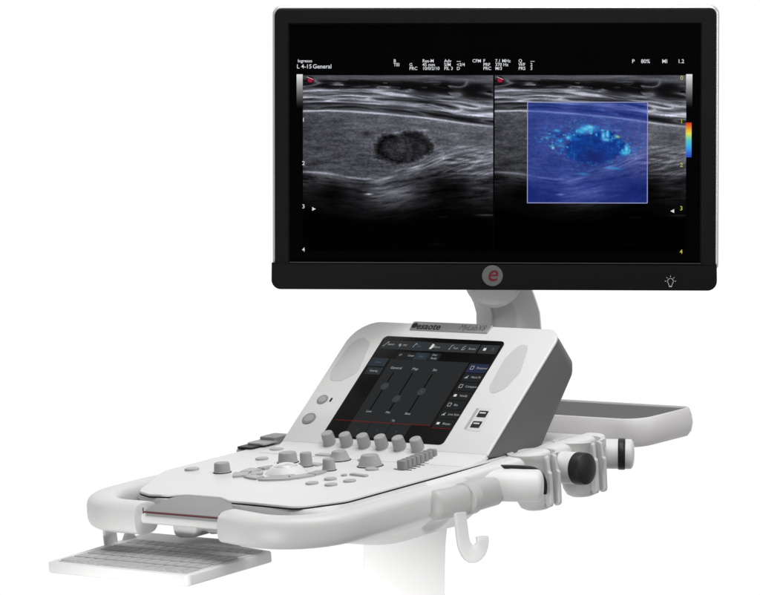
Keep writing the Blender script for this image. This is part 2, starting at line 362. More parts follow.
text('maker_lettering', 'esaote', FACE, -.0475, .1975, .0014, .0135, M['ink'], bp, bold=.0003)
quads('maker_emblem', FACE, [ell(-.0515, .1985, .0042, .0042, 20), ], .00135, M['ink'], bp)
text('type_lettering', 'MyLabX8', FACE, .0155, .1985, .0014, .0122, M['greyink'], bp, shear=0.25, sx=.82)

# ---- touch screen and what it shows
ts = plate('touchscreen', FACE, rrect(-.0868, .0938, .0205, .1806, .006), -.001, .0008, M['tglass'], con, bev=.0003)
Z1, Z2, Z3 = .00095, .0011, .00125
quads('menu_bar', FACE, [box(-.0825, .0612, .160, .1735), box(.0635, .0905, .160, .1735)], Z1, E_['bar'], ts)
quads('sub_menu_bar', FACE, [box(-.050, .0135, .1455, .1565)], Z1, E_['tab'], ts)
quads('selected_tab', FACE, [box(-.0375, -.0165, .1595, .1738), box(-.0235, -.004, .1455, .1566)], Z2, E_['hi'], ts)
quads('main_panel', FACE, [box(-.0555, .0605, .0475, .1452), box(-.0555, .033, .0235, .0468)], Z1, E_['panel'], ts)
for x in (-.026, .004): quads('panel_divider', FACE, [line(x, .024, x, .0465, .0006)], Z2, E_['track'], ts)
quads('side_button', FACE, [box(-.0845, -.0590, .1325, .1455)], Z1, E_['hi'], ts)
quads('side_button', FACE, [box(-.0815, -.0585, .1195, .1305)], Z1, E_['sbtn'], ts)
quads('tool_column', FACE, [box(.0645, .0915, .0450 + .0142 * k, .0450 + .0142 * k + .0130) for k in range(6)], Z1, E_['tab'], ts)
quads('selected_tool', FACE, [box(.0632, .0915, .1302, .1440)], Z1, E_['hib'], ts)
quads('red_rule', FACE, [line(-.0815, .0470, .0605, .0470, .0007), line(.0645, .0440, .0915, .0440, .0008)], Z2, E_['rl'], ts)
for x, hy, top, bot in ((-.0396, .1022, 'General', 'Low'), (-.0111, .0841, 'Map', 'Min'), (.0184, .0971, 'Sat', 'Base')):
    quads('slider_track', FACE, [line(x, .0655, x, .1245, .0016)], Z2, E_['track'], ts)
    quads('slider_handle', FACE, [ell(x, hy, .0056, .0056, 24)], Z3, E_['kn'], ts)
    text('slider_arrows', '+', FACE, x, hy, Z3 + .0001, .004, E_['uidim'], ts, 'CENTER')
    text('slider_label', top, FACE, x, .1312, Z2, .0052, E_['uitxt'], ts, 'CENTER')
    text('slider_label', bot, FACE, x, .0628, Z2, .0046, E_['uitxt'], ts, 'CENTER')
for x, y, s, mm in ((-.069, .1672, 'Search', 'uitxt'), (-.0415, .1666, '', 'uitxt'), (-.051, .1668, '', 'uitxt'), (-.0475, .1666, 'PW', 'uitxt'), (-.026, .1664, 'Gen', 'uidim'), (.0015, .1663, 'Store', 'uitxt'), (.0285, .166, 'Tool', 'uitxt'), (.0533, .1662, 'Review', 'uitxt'),
                    (-.0453, .1515, 'CF', 'uitxt'), (-.0290, .1512, 'Linear', 'uitxt'), (-.0138, .1508, 'Gain', 'uidim'), (.0048, .1540, 'Dual', 'uitxt'), (.0062, .1488, 'Ready', 'uitxt'),
                    (-.0715, .1388, 'Zoom', 'uidim'), (-.070, .1250, 'Steering', 'uitxt'), (.0039, .0507, 'Tilt', 'uitxt'), (-.040, .0345, '1', 'uidim'), (-.011, .0345, '2', 'uidim'), (.018, .0345, '3', 'uidim')):
    if s: text('menu_label', s, FACE, x, y, Z3, .0043, E_[mm], ts, 'CENTER', sx=.85)
for k, s in enumerate(('Biopsy', 'Live Scan', 'Bio', 'Notify', 'Compare', 'Mark Pt', 'Protocol')):
    y = .0512 + .01435 * k
    text('tool_label', s, FACE, .0765, y, Z3, .0044, E_['uitxt'], ts)
def icon(polys, mm='uitxt'): quads('menu_icon', FACE, polys, Z3, E_[mm], ts)
W0 = .0007
icon([line(-.0795, .1635, -.0755, .1700, W0), line(-.0795, .1635, -.0790, .1655, W0), line(-.0755, .1700, -.0738, .1712, .0012)])
icon([line(-.0575, .1668, -.0525, .1668, W0), line(-.0550, .1640, -.0550, .1696, W0), line(-.0566, .1685, -.0534, .1650, W0)])
icon([line(-.0345, .1640, -.0325, .1705, W0), line(-.0325, .1705, -.0300, .1690, W0)])
icon([[(-.0095, .1630), (-.0060, .1630), (-.0045, .1700), (-.0080, .1712)], [(-.0055, .1650), (-.0040, .1650), (-.0030, .1690)]], 'white')
icon([line(.0188, .1640, .0215, .1640, W0), line(.0200, .1640, .0215, .1700, W0), line(.0215, .1700, .0240, .1705, W0)])
icon([line(.0385, .1640, .0415, .1640, W0), line(.0385, .1640, .0390, .1675, W0), line(.0415, .1640, .0420, .1670, W0), line(.0390, .1675, .0420, .1705, W0)])
icon([box(.0695, .0735, .1645, .1685)], 'white')
icon([line(.0815, .1640, .0830, .1695, W0), line(.0830, .1695, .0855, .1640, W0)], 'uidim')
for k in range(7):
    y = .0512 + .01435 * k; x = .0698; c = 'uitxt'
    if k in (0, 3): icon([box(x - .002, x + .0022, y - .0016, y + .0018)], 'white')
    elif k in (1, 5): icon([line(x - .002, y - .002, x + .002, y + .002, .0012), box(x, x + .002, y - .002, y - .0003)], c)
    else:
        icon([line(x - .0022, y - .0022, x + .0022, y - .0022, W0), line(x - .0022, y + .0026, x + .0022, y + .0026, W0), line(x - .0022, y - .0022, x - .0022, y + .0026, W0), line(x + .0022, y - .0022, x + .0022, y + .0026, W0)], c)

# ---- knobs, buttons, faders
KP = [(.0085, -.002), (.0085, .0012), (.0078, .002), (.0070, .014), (.0066, .0152), (.0058, .0158), (.0001, .0160)]
ka = Vector((0, -sin(radians(20)), cos(radians(20))))
for k in range(6):
    lathe('soft_knob', Vector((-.0685 + .0263 * k, .0105, .0058)), ka, KP, M['knob'], con, 32)
def knob(r, b, R, H, taper=.85, m='knob'):
    pr = [(R * 1.06, 0.0), (R * 1.06, .0012), (R, .0018), (R * (1 + taper) / 2, H * .55), (R * taper, H - .0018), (R * taper * .97, H - .0006), (R * taper * .90, H), (.0001, H + .0001)]
    o = lathe('rotary_knob', Vector((r, b, 0)), (0, 0, 1), pr, M[m], con, 36)
    lathe('knob_base_ring', Vector((r, b, 0)), (0, 0, 1), [(R * 1.12, 0.0), (R * 1.12, .0007), (R * 1.04, .0009)], M['seam'], o, 36)
knob(-.0926, -.1500, .0094, .0115, .93); knob(-.0605, -.0740, .0112, .0120, .90)
knob(-.0215, -.0870, .0070, .0160, .95); knob(.0225, -.0990, .0076, .0135, .88)
knob(-.0090, -.0440, .0118, .0110, .72); knob(.0515, -.0620, .0135, .0130, .74)
def btn(r, b, rx, ry, h=.0022, m='key', rot=0, name='flat_button'):
    return plate(name, DESK, ell(r, b, rx, ry, 26, rot), 0.0, h, M[m], con, bev=.0007)
for r, b, rx, ry in ((-.1403, -.1486, .0085, .0085), (-.1051, -.0682, .0075, .0075), (-.1300, -.0140, .0095, .007), (.0607, -.173, .0070, .0075), (.0640, -.1455, .0072, .0070), (.0884, -.1732, .0072, .0072), (.0940, -.1480, .0074, .0070),
                     (.0701, -.0812, .0085, .0065)):
    btn(r, b, rx, ry)
def slab(r, b, w, d, rot, m='key', h=.0022, name='flat_key', rad=.002):
    c, s = cos(rot), sin(rot); o = [(r + x * c - y * s, b + x * s + y * c) for x, y in rrect(-w / 2, w / 2, -d / 2, d / 2, rad, 4)]
    return plate(name, DESK, o, 0.0, h, M[m], con, bev=.0005)
slab(.0806, -.1161, .027, .0065, radians(-8)); slab(.0640, -.122, .006, .006, 0, 'key')
slab(-.0459, -.0263, .024, .010, 0, 'key'); slab(-.0223, -.0783, .030, .011, 0, 'key'); slab(.0257, -.0369, .022, .010, 0)
# arcs of keys around the trackball
TBx, TBy = -.0178, -.1265
KS = .88
def arckey(a0, a1, r0, r1, m='key', h=.0024):
    n = 8; o = [(TBx + r1 * KS * cos(radians(a0 + (a1 - a0) * k / n)), TBy + r1 * KS * sin(radians(a0 + (a1 - a0) * k / n))) for k in range(n + 1)]
    o += [(TBx + r0 * KS * cos(radians(a1 - (a1 - a0) * k / n)), TBy + r0 * KS * sin(radians(a1 - (a1 - a0) * k / n))) for k in range(n + 1)]
    plate('trackball_key', DESK, o, 0.0, h, M[m], con, bev=.0005)
arckey(206, 232, .048, .068); arckey(178, 203, .042, .062); arckey(236, 268, .040, .056); arckey(150, 174, .040, .054, 'knob'); arckey(206, 232, .030, .045)
arckey(275, 315, .040, .050); arckey(275, 318, .0515, .060); arckey(318, 350, .040, .058); arckey(353, 380, .040, .056, 'knob'); arckey(275, 330, .0305, .0385)
rg = lathe('trackball_ring', Vector((TBx, TBy, 0)), (0, 0, 1), [(.0240, 0), (.0230, .0012), (.0170, .0070), (.0150, .0078), (.0135, .0074), (.0130, .004)], M['white'], con, 48)
lathe('trackball', Vector((TBx, TBy, -.002)), (0, 0, 1), [(.0133 * cos(pi / 2 * k / 10), .008 + .0055 * sin(pi / 2 * k / 10)) for k in range(11)], M['ball'], rg, 40, sharp=80)
for k in range(8):
    b = -.069 + .0098 * k; r = .1045 - .0019 * k
    f = plate('slider_cap', Frame((r, b, 0), (1, 0, 0), (0, 1, 0)), rrect(-.0058, .0058, -.0036, .0036, .0022, 4), 0.0006, .0108, M['keydark'], con, bev=.0015)
    plate('slider_slot', Frame((r, b, 0), (1, 0, 0), (0, 1, 0)), rrect(-.013, .013, -.0008, .0008, .0007, 3), 0.0, .0006, M['seam'], f)

# ================================================================== PROBE RAIL + HOLDERS on the right flank
rail = thing('probe_rail', 'white rail with three round outward pegs, black banded, on the console flank', 'rail', (.16, .1, -.02))
sweep('rail_ledge', smoothpath([(.1690, -.045, -.0165), (.1730, -.010, -.0125), (.1800, .04, -.0090), (.1805, .10, -.0078), (.1790, .185, -.0075)], 6), M['white'], rail, lambda t: .006 + .0100 * min(1, t * 2.2), .0098, 3.6, capk=0.5)
sweep('rail_beam', [Vector((.160, -.10, -.0215)), Vector((.163, .0, -.0205)), Vector((.163, .10, -.0195)), Vector((.160, .205, -.0190))], M['white'], rail, .0150, .0172, 2.6, capk=0.6)
def peg(O, ax, segs):
    for nm, m, pr in segs: lathe(nm, Vector(O), ax, pr, M[m], rail, 44, sharp=40)
PAX = Vector((.8, .58, -.07)).normalized()
AO = Vector((.1806, -.0043, -.0245))
peg(AO, PAX, [('peg', 'white', [(.008, -.052), (.0145, -.044), (.0174, -.028), (.0182, -.008)] + dome(.0182, .010, .0560, .0075)[1:])])
peg((0, .1035, -.0225), (1, 0, 0), [('peg', 'white', [(.0172, .160), (.0180, .185), (.0184, .212), (.0176, .2155)]), ('black_end_cap', 'black', [(.0178, .2156), (.0186, .2165), (.0186, .2250), (.0176, .2290), (.012, .2312), (.0001, .2318)])])
peg((.1625, .1900, -.0235), PAX, [('peg', 'white', [(.0170, -.02), (.0172, .0365)]), ('rubber_band', 'black', [(.0174, .0366), (.0182, .0376), (.0182, .0438), (.0174, .0448)]), ('end_cap', 'white', dome(.0172, .0449, .0555, .005))])
# black gasket hugging the first peg
gp = [(-.004, .0160), (-.0055, .0185), (.000, .0200), (.016, .0204), (.034, .0200), (.0455, .0184), (.0530, .0135), (.0565, .0060), (.0572, -.0010), (.0562, -.0095)]
gy = Vector((-PAX.y, PAX.x, 0)).normalized() * .004
gas = smoothpath([AO + PAX * p + Vector((0, 0, h)) + gy for p, h in gp], 6)
sweep('gasket', gas, M['black'], rail, .0022, .0019, 2.0, n=10, capk=0.5, upv=(-PAX.y, PAX.x, 0))

def cup(b, label):
    h = thing('probe_holder', label, 'probe holder', (.19, b, -.02), 'grey probe holders on the right flank')
    cx, cy = .1880, b; R, t = .0275, .0046
    def cring(u, sc, flare=0.0, open_deg=13, rot=-10):
        a0, a1 = open_deg + rot, 360 - open_deg + rot; n = 40; o = []
        for k in range(n + 1):
            a = radians(a0 + (a1 - a0) * k / n); o.append(Vector((cx + (R * sc + flare) * cos(a), cy + (R * sc + flare) * .92 * sin(a), u)))
        # lips run outward past the slot
        return o
    def ring(u, sc, flare=0.0, od=13):
        o = cring(u, sc, flare, od); i = cring(u, sc - t / R, flare, od + 2); return o + i[::-1]
    loft('holder_shell', [ring(-.062, .50, 0, 22), ring(-.060, .66, 0, 19), ring(-.053, .80, 0, 15), ring(-.035, .92), ring(-.010, 1.0), ring(-.003, 1.0, .0010), ring(.0005, 1.0, .0024), ring(.002, 1.0, .0028)], M['cup'], h, sharp=50)
    for sgn, od in ((1, 13), (-1, 13)):
        a = radians(sgn * od - 10); p = Vector((cx + R * cos(a), cy + R * .92 * sin(a), 0)); d = Vector((1, sgn * .10 - .15, 0)).normalized()
        fr = Frame(p, d, (0, 0, 1))
        plate('slot_lip', fr, rpoly([(-.002, -.058, .004), (.007, -.056, .005), (.008, -.018, .003), (.0055, -.016, .003), (.004, .0010, .004), (-.002, .0018, .001)]), -.0026, .0026, M['cup'], h, bev=.0012, bev0=.0012)
    lathe('holder_floor', Vector((cx, cy, 0)), (0, 0, 1), [(R * .46, -.0625), (R * .62, -.060), (R * .66, -.055), (R * .45, -.053)], M['cup'], h)
    plate('holder_clip', SIDE, rrect(b - .012, b + .012, -.036, -.010, .004), .158, .168, M['cup'], h, bev=.002)
    return h
cup(.0600, 'light grey slotted probe holder between the plain white peg and the black peg')
cup(.1450, 'light grey slotted probe holder between the black peg and the banded white peg')
# holder on the far flank: only its rim shows past the desk edge
lh = thing('probe_holder', 'dark topped probe holder at the far left edge of the desk', 'probe holder', (-.172, .01, 0))
plate('holder_shell', DESK, rrect(-.190, -.1725, -.022, .055, .008), -.04, -.0005, M['cup'], lh, bev=.002)
plate('rubber_liner', DESK, rpoly([(-.186, -.022, .004), (-.162, -.022, .004), (-.162, .006, .004), (-.186, .006, .004)]), .0004, .0026, M['black'], lh, bev=.001)
plate('holder_tab', DESK, rrect(-.184, -.156, -.006, .022, .004), .0027, .0048, M['knob'], lh, bev=.001)
plate('holder_block', DESK, rrect(-.182, -.156, .014, .042, .004), .0004, .0085, M['keydark'], lh, bev=.0012)

# ================================================================== CABLE HOOKS
def hook(base, label, side):
    k = thing('cable_hook', label, 'cable hook', base, 'cable hooks under the bumper')
    return k
hk = hook((.19, -.06, -.03), 'pale cable hook clamped on the right flank below the desk', 1)
sweep('clamp_body', [Vector((.184, -.1120, -.0275)), Vector((.186, -.085, -.0285)), Vector((.187, -.05, -.029)), Vector((.186, -.012, -.029))], M['clamp'], hk, .0125, .0165, 2.5, capk=0.55)
lathe('clamp_band', Vector((.1865, -.0665, -.029)), (.0, 1, 0), [(.0170, -.0005), (.0184, .001), (.0186, .013), (.0172, .0145)], M['clamp'], hk, 36)
hp = smoothpath([(.1955, -.085, -.040), (.1975, -.0865, -.056), (.1985, -.0855, -.074), (.1990, -.079, -.0850), (.2000, -.070, -.0885), (.2015, -.0610, -.085), (.2020, -.0570, -.077), (.2010, -.0560, -.0720)], 8)
sweep('hook_strip', hp, M['satin'], hk, .0100, .0022, 4.0, n=20, capk=0.1, upv=(1, 0, 0.0))
lhk = hook((-.14, -.28, -.04), 'pale cable hook under the left end of the bumper', -1)
sweep('hook_strip', smoothpath([(-.140, -.288, -.030), (-.140, -.290, -.045), (-.140, -.288, -.062), (-.139, -.279, -.071), (-.138, -.268, -.069), (-.137, -.262, -.058), (-.137, -.257, -.0535)], 8), M['satin'], lhk, .0100, .0024, 4.0, n=20, capk=0.1, upv=(1, 0, 0))

# ================================================================== KEYBOARD DRAWER
kd = thing('keyboard_drawer', 'pale pull-out keyboard tray with grey keys below the front bumper', 'keyboard', (-.02, -.33, -.07))
KU = -.0565
DO = rpoly([(-.134, -.3985, .006), (.0745, -.3985, .006), (.0735, -.2600, .006), (.020, -.250, .01), (-.02, -.225, .01), (-.145, -.225, .006)])
plate('drawer_tray', DESK, DO, -.070, KU - .0012, M['white'], kd, bev=.002, bev0=.002)
plate('key_bed', DESK, rpoly([(-.1250, -.3905, .003), (.0680, -.3905, .003), (.0700, -.2660, .003), (-.1225, -.2660, .003)]), KU - .0012, KU - .0006, M['white'], kd)
key0 = None
rows = 6
for j in range(rows):
    y = -.3795 + j * .0205; x = -.1235 + .0004 * j; ws = []
    if j == 0: ws = [.024, .015, .015, .072, .015, .015, .022, .015, .0145]
    else: ws = [[.015, .02, .018, .024, .016][j - 1]] + [.0146] * 13 + [[.0, .0, .0, .0, .0][j - 1]]
    for w in ws:
        if w <= 0: continue
        if x + w > .0685: w = .0685 - x
        if w < .006: break
        me_k = plate('key', DESK, rrect(x + .0009, x + w - .0009, y - .0090, y + .0090, .0015, 3), KU - .0006, KU + .0006, M['keycap'], kd, bev=.0006, steps=2)
        x += w

# ================================================================== REAR TRAY
tr = thing('rear_tray', 'shallow grey accessory tray sticking out behind the touch screen housing', 'tray', (0, .33, -.03))
def TO(d): return inset(rpoly([(-.166, .2835, .045), (.170, .2835, .030), (.1765, .384, .012), (-.170, .384, .012)], 10), d)
def tri(d, u): return [Vector((x, y, u)) for x, y in TO(d)]
loft('tray_body', [tri(.010, -.0350), tri(.0035, -.0335), tri(-.001, -.028), tri(-.0035, -.018), tri(-.0025, -.008), tri(-.0003, -.001), tri(.0006, .0), tri(.0022, .0002), tri(.0034, -.0006), tri(.005, -.012), tri(.0065, -.024), tri(.012, -.0272)], M['tray'], tr, sharp=50)
loft('tray_inner_wall', [tri(.0042, -.0016), tri(.0050, -.0020), tri(.0078, -.0235), tri(.0130, -.0264)], M['trayin'], tr, cap=False, sharp=50)  # inner walls covered in a darker grey than the tray body
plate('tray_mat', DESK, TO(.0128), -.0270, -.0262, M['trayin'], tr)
plate('tray_support', SIDE, [(.19, -.035), (.30, -.034), (.30, -.022), (.19, -.012)], -.05, .10, M['cup'], tr, bev=.003, bev0=.003)

# ================================================================== MONITOR ARM
arm = thing('monitor_support', 'grey sculpted neck carrying the monitor behind the console', 'monitor support', (0.0, 0.27, -0.05), tilt=False, rotz=AZ - radians(4.5))
def ar(cx, cy, hw, hd, z, r): return [Vector((x, y, z)) for x, y in rrect(cx - hw, cx + hw, cy - hd, cy + hd, r, 6)]
# neck: broad rounded sections that narrow at the waist and lean back to the right
nk = []
for (z, cx, hw, hd, cy) in ((0.0, -.010, .042, .040, .0), (.10, -.010, .040, .036, .0), (.165, -.0112, .0392, .032, .0), (.183, -.0112, .0388, .031, -.002), (.200, -.0118, .0382, .030, -.006), (.212, -.0150, .0380, .030, -.010), (.230, -.0222, .0392, .030, -.016), (.255, -.0300, .0400, .028, -.020), (.290, -.0330, .038, .022, -.022)):
    nk.append([Vector((cx + x, cy + y, z)) for x, y in rpoly([(-hw * .40, -hd, .006), (hw * .36, -hd, .006), (hw * .98, hd * .5, .006), (hw, hd, .004), (-hw, hd, .004), (-hw * .98, hd * .4, .006)], 5)])
loft('neck', nk, M['arm'], arm, sharp=24)
lathe('pivot_hub', Vector((-.026, -.030, .2430)), (0, 1, 0), [(.0001, -.028), (.030, -.028), (.034, -.025), (.0345, .02)], M['arm'], arm, 48)
lathe('pivot_hub', Vector((-.012, -.004, .120)), (0, 0, 1), [(.046, -.02), (.047, .0), (.0465, .030), (.044, .0335), (.0001, .034)], M['arm'], arm, 48)

# ================================================================== MONITOR
mon = thing('monitor', 'black framed widescreen monitor showing two grey ultrasound scans, one under a blue square', 'monitor', (.02487, .19561, .34559), tilt=False, rotz=AZ - radians(4.5))
K = 1 / 855.3
def mx(x): return (x - 495) * K
def my(y): return (149 - y) * K
SCR = Frame((0, 0, 0), (1, 0, 0), (0, 0, 1))      # normal points to the viewer
rs = rpoly([(mx(271.4), my(268), .004), (mx(717.6), my(268), .004), (mx(717.6), my(5.4), .011), (mx(271.4), my(5.4), .011)], 10)
sh = [[SCR(x, y, -.050) for x, y in inset(rs, .045)], [SCR(x, y, -.040) for x, y in inset(rs, .020)], [SCR(x, y, -.030) for x, y in inset(rs, .004)], [SCR(x, y, -.022) for x, y in rs]] + [[SCR(x, y, -.008 + .0055 * sin(pi / 2 * k / 6)) for x, y in inset(rs, .0036 * (1 - cos(pi / 2 * k / 6)))] for k in range(7)] + [[SCR(x, y, -.0060) for x, y in inset(rs, .006)]]
loft('rear_shell', sh, M['silver'], mon, sharp=40)
bo = rpoly([(mx(274.3), my(264), .001), (mx(714.6), my(264), .001), (mx(714.6), my(9.2), .008), (mx(274.3), my(9.2), .008)], 10)
GX0, GX1, GY0, GY1 = mx(289), mx(699), my(262.6), my(24.6)
def frame_mesh(name, out, z0, z1, m, parent, bev):
    inn = rrect(GX0, GX1, GY0, GY1, .0005, 10)
    # both loops have the same number of points: 4 corners x 11
    o2 = inset(out, bev); i1 = inset(inn, -.0015)
    rings = [[SCR(x, y, z0) for x, y in out], [SCR(x, y, z1 - bev) for x, y in out], [SCR(x, y, z1) for x, y in o2], [SCR(x, y, z1) for x, y in i1], [SCR(x, y, z1 - .0035) for x, y in inn]]
    return loft(name, rings, m, parent, cap=False, sharp=28)
frame_mesh('bezel', bo, -.006, .0012, M['bezel'], mon, .0015)
ch = rpoly([(mx(270.9), my(289.6), .011), (mx(716.2), my(289.6), .011), (mx(715.8), my(262.9), .0006), (mx(271.2), my(262.9), .0006)], 8)
plate('chin', SCR, ch, -.030, .0030, M['bezel'], mon, bev=.0016, bev0=.004)
plate('chin_lip', SCR, box(mx(289.5), mx(700), my(263.0), my(262.1)), .0005, .0035, M['lip'], mon)  # lip coloured lighter than the bezel to stand for the highlight along it
lg = lathe('logo_badge', Vector((mx(492.7), -.0030, my(275.4))), (0, -1, 0), [(.0122, 0), (.0122, .0006), (.0118, .0010), (.0001, .0010)], M['badge'], mon, 48)
text('badge_letter', 'e', SCR, mx(492.4), my(273.6), .0042, .0270, M['red'], lg, 'CENTER', shear=.22, bold=.00025)
bx, by = mx(670), my(281.2)
rays = [line(bx + .0046 * cos(a), by + .0012 + .0046 * sin(a), bx + .0066 * cos(a), by + .0012 + .0066 * sin(a), .0006) for a in [radians(d) for d in (0, 45, 90, 135, 180)]]
bulb = [line(bx + .0034 * cos(a), by + .001 + .0034 * sin(a), bx + .0034 * cos(b), by + .001 + .0034 * sin(b), .0006) for a, b in [(radians(-50 + 28 * k), radians(-50 + 28 * (k + 1))) for k in range(10)]]
stem = [line(bx - .0022, by - .0016, bx - .0014, by - .0046, .0006), line(bx + .0022, by - .0016, bx + .0014, by - .0046, .0006), box(bx - .0017, bx + .0017, by - .0056, by - .0042)]
quads('lamp_icon', SCR, rays + bulb + stem, .0032, M['iconline'], mon)
scr = plate('screen', SCR, rrect(GX0 - .001, GX1 + .001, GY0 - .001, GY1 + .001, .0005, 3), -.004, -.0024, M['glass'], mon)
ZS = -.0021

# ---- the scan pictures: computed brightness of tissue layers per point of a fine grid
rng = np.random.default_rng(5)
def vnoise(h, w, sy, sx, seed):
    r = np.random.default_rng(seed); gh, gw = int(h / sy) + 3, int(w / sx) + 3
    g = r.random((gh, gw)); yy = np.arange(h) / sy; xx = np.arange(w) / sx
    y0 = yy.astype(int); x0 = xx.astype(int); fy = (yy - y0)[:, None]; fx = (xx - x0)[None, :]
    fy = fy * fy * (3 - 2 * fy); fx = fx * fx * (3 - 2 * fx)
    a = g[y0][:, x0]; b = g[y0][:, x0 + 1]; c = g[y0 + 1][:, x0]; d = g[y0 + 1][:, x0 + 1]
    return (a * (1 - fx) + b * fx) * (1 - fy) + (c * (1 - fx) + d * fx) * fy
def fbm(h, w, sy, sx, seed, o=3):
    t = 0; s = 0; A = 1.0
    for k in range(o):
        t = t + A * vnoise(h, w, max(sy, .6), max(sx, .6), seed + 17 * k); s += A; sy /= 2; sx /= 2; A *= .6
    return t / s
SCL = 2.0
def wn(yy, xx, seed, o=3, gain=.6):
    """fractal value noise sampled at arbitrary coordinates (so that the grain can follow the tissue layers)"""
    t = 0; tot = 0; A = 1.0
    for k in range(o):
        g = np.random.default_rng(seed + 31 * k).random((256, 256))
        Y = yy * 2 ** k + 37.3 * k; X = xx * 2 ** k + 11.7 * k
        y0 = np.floor(Y).astype(int); x0 = np.floor(X).astype(int); fy = Y - y0; fx = X - x0
        fy = fy * fy * (3 - 2 * fy); fx = fx * fx * (3 - 2 * fx)
        a = g[y0 % 256, x0 % 256]; b = g[y0 % 256, (x0 + 1) % 256]; c = g[(y0 + 1) % 256, x0 % 256]; d = g[(y0 + 1) % 256, (x0 + 1) % 256]
        t = t + A * ((a * (1 - fx) + b * fx) * (1 - fy) + (c * (1 - fx) + d * fx) * fy); tot += A; A *= gain
    return t / tot
def ridge(n, p): return np.clip(1 - np.abs(2 * n - 1), 0, 1) ** p
def bmode(wpx, hpx):
    w, h = int(wpx * SCL), int(hpx * SCL)
    u = (np.arange(w) / SCL)[None, :] * np.ones((h, 1)); v = (np.arange(h) / SCL)[:, None] * np.ones((1, w))
    def curve(xs, ys): return np.interp(u, xs, ys)
    def band(c, hw, soft=1.0): return 1 / (1 + np.exp(np.clip((np.abs(v - c) - hw) / (soft * .5), -40, 40)))
    cap = curve([0, 25, 50, 80, 110, 140, 165, 190], [35.5, 35.2, 36.2, 38.3, 41, 44.6, 48.5, 51.2])
    wob = (wn(v / 16, u / 42, 3) - .5) * 6
    tl = v - (cap - 36) * np.clip(v / 38, 0, 1) - wob * np.clip(v / 10, 0, 1) * .7        # depth measured along the layers
    st = wn(tl / 1.5, u / 24, 11, 3); st2 = wn(tl / 2.8, u / 34, 12, 3); lines = ridge(wn(tl / 3.2, u / 46, 15, 2), 5)
    sp = wn(v / 1.3, u / 2.1, 13, 2); big = wn(v / 20, u / 34, 14, 3)
    I = 70 + 60 * (st - .45)                                                           # skin
    dk = 1 / (1 + np.exp((np.abs(tl - 9.8) - 5.2 - 2.2 * (big - .5)) / .6))
    dark = 12 + 260 * np.clip(st2 - .60, 0, 1) + 90 * ridge(wn(tl / 4.5, u / 30, 18, 2), 9) * (wn(v / 9, u / 26, 19) > .46)
    I = I * (1 - dk) + dk * dark
    fa = 1 / (1 + np.exp((np.abs(tl - 21) - 6.4) / .7)); I = I * (1 - fa) + fa * (44 + 150 * (st - .36) + 105 * lines)
    dk2 = 1 / (1 + np.exp((np.abs(tl - 31) - 3.2 - 2.0 * (big - .5)) / .5)); I = I * (1 - dk2) + dk2 * (14 + 62 * lines + 40 * np.clip(st2 - .5, 0, 1))
    I = I + band(cap - 9.6 - wob * .35, .55, .8) * 95 * (.35 + st2) * curve([0, 190], [.8, 1.1])
    I = I + band(cap - 6.2 + curve([0, 90, 190], [1, 0, -1]), .5, .7) * 46 * curve([0, 70, 120, 190], [.2, .5, 1, 1])
    lens = np.exp(-((u - 91) / 15) ** 2 - ((v - 31.5) / 3.4) ** 2); I = I * (1 - lens * .7) + lens * .7 * 58
    # gland
    low = curve([0, 14, 30, 45, 62, 78, 92, 112, 140, 165, 190], [96.5, 96.5, 98.5, 101.5, 103.5, 103, 100, 94, 88, 87, 84])
    g = (v > cap + .5) & (v < low)
    gst = wn((v - cap * .6) / 2.2, u / 16, 51, 3)
    tis = 72 + 36 * (sp - .5) + 34 * (big - .5) + 46 * (gst - .5) + curve([0, 60, 95, 150, 190], [-6, 0, 4, 12, 10]) - (v - 60) * .30
    I = np.where(g, tis, I)
    I = I + band(cap, .62, .7) * (62 + 120 * (st2 - .3) + curve([0, 100, 150, 190], [0, 35, 30, 18]))
    # deep layers
    dst = wn((v - low * .8) / 2.0, u / 15, 61, 3); fade = np.clip(1 - (v - 98) / curve([0, 60, 100, 140, 190], [40, 52, 52, 40, 50]), 0, 1) ** 1.2
    deep = 58 + 100 * (dst - .48) + 70 * (big - .5) + 20 * (sp - .5)
    I = np.where(v >= low, deep * fade, I)
    cen = np.exp(-((u - 88) / 25) ** 2 - ((v - 119) / 13) ** 2); I = I + cen * (58 * (.2 + dst))
    I = I * (1 - .80 * np.exp(-((u - 28) / 26) ** 2 - ((v - 118) / 11) ** 2)) * (1 - .62 * np.exp(-((u - 146) / 24) ** 2 - ((v - 112) / 10) ** 2))
    I = I + band(low, .7, .8) * (50 + 150 * (st2 - .3)) * curve([0, 66, 74, 100, 130, 165, 190], [1, 1, .35, .1, .2, .4, .9])
    I = I + band(low + 3.4, .5, .7) * 60 * st2 * curve([0, 20, 50, 66, 80, 190], [0, .6, 1, .6, 0, 0])
    ec = curve([62, 78, 92, 106, 122, 138, 156, 190], [104, 102.5, 99, 95, 90, 84, 78.5, 70]); est = wn((v - ec) / 1.9, u / 14, 71, 3)
    ech = band(ec, curve([62, 80, 110, 140, 190], [2.0, 3.6, 4.2, 4.6, 5.5]), 2.0) * curve([62, 74, 90, 128, 150, 190], [0, .9, 1, 1, .6, .35]); I = I * (1 - ech * .8) + ech * .8 * (78 + 190 * (est - .36))
    for x0, y0, sx, sy in ((163, 81.5, 13, 1.3), (178, 78, 9, 1.1), (150, 84.5, 8, .9)): I = I * (1 - .78 * np.exp(-((u - x0) / sx) ** 2 - ((v - y0 - .05 * (u - x0)) / sy) ** 2))
    fib = ridge(wn((v - ec) / 3.4, u / 26, 81, 2), 6) * curve([110, 140, 190], [0, .7, 1]) * (v > 70) * (v < 100); I = I + 62 * fib
    # lobed nodule
    ku, kv = (u - 100.5) / 28.5, (v - 72.5) / 16.2; an = np.arctan2(kv, ku); rad = np.hypot(ku, kv)
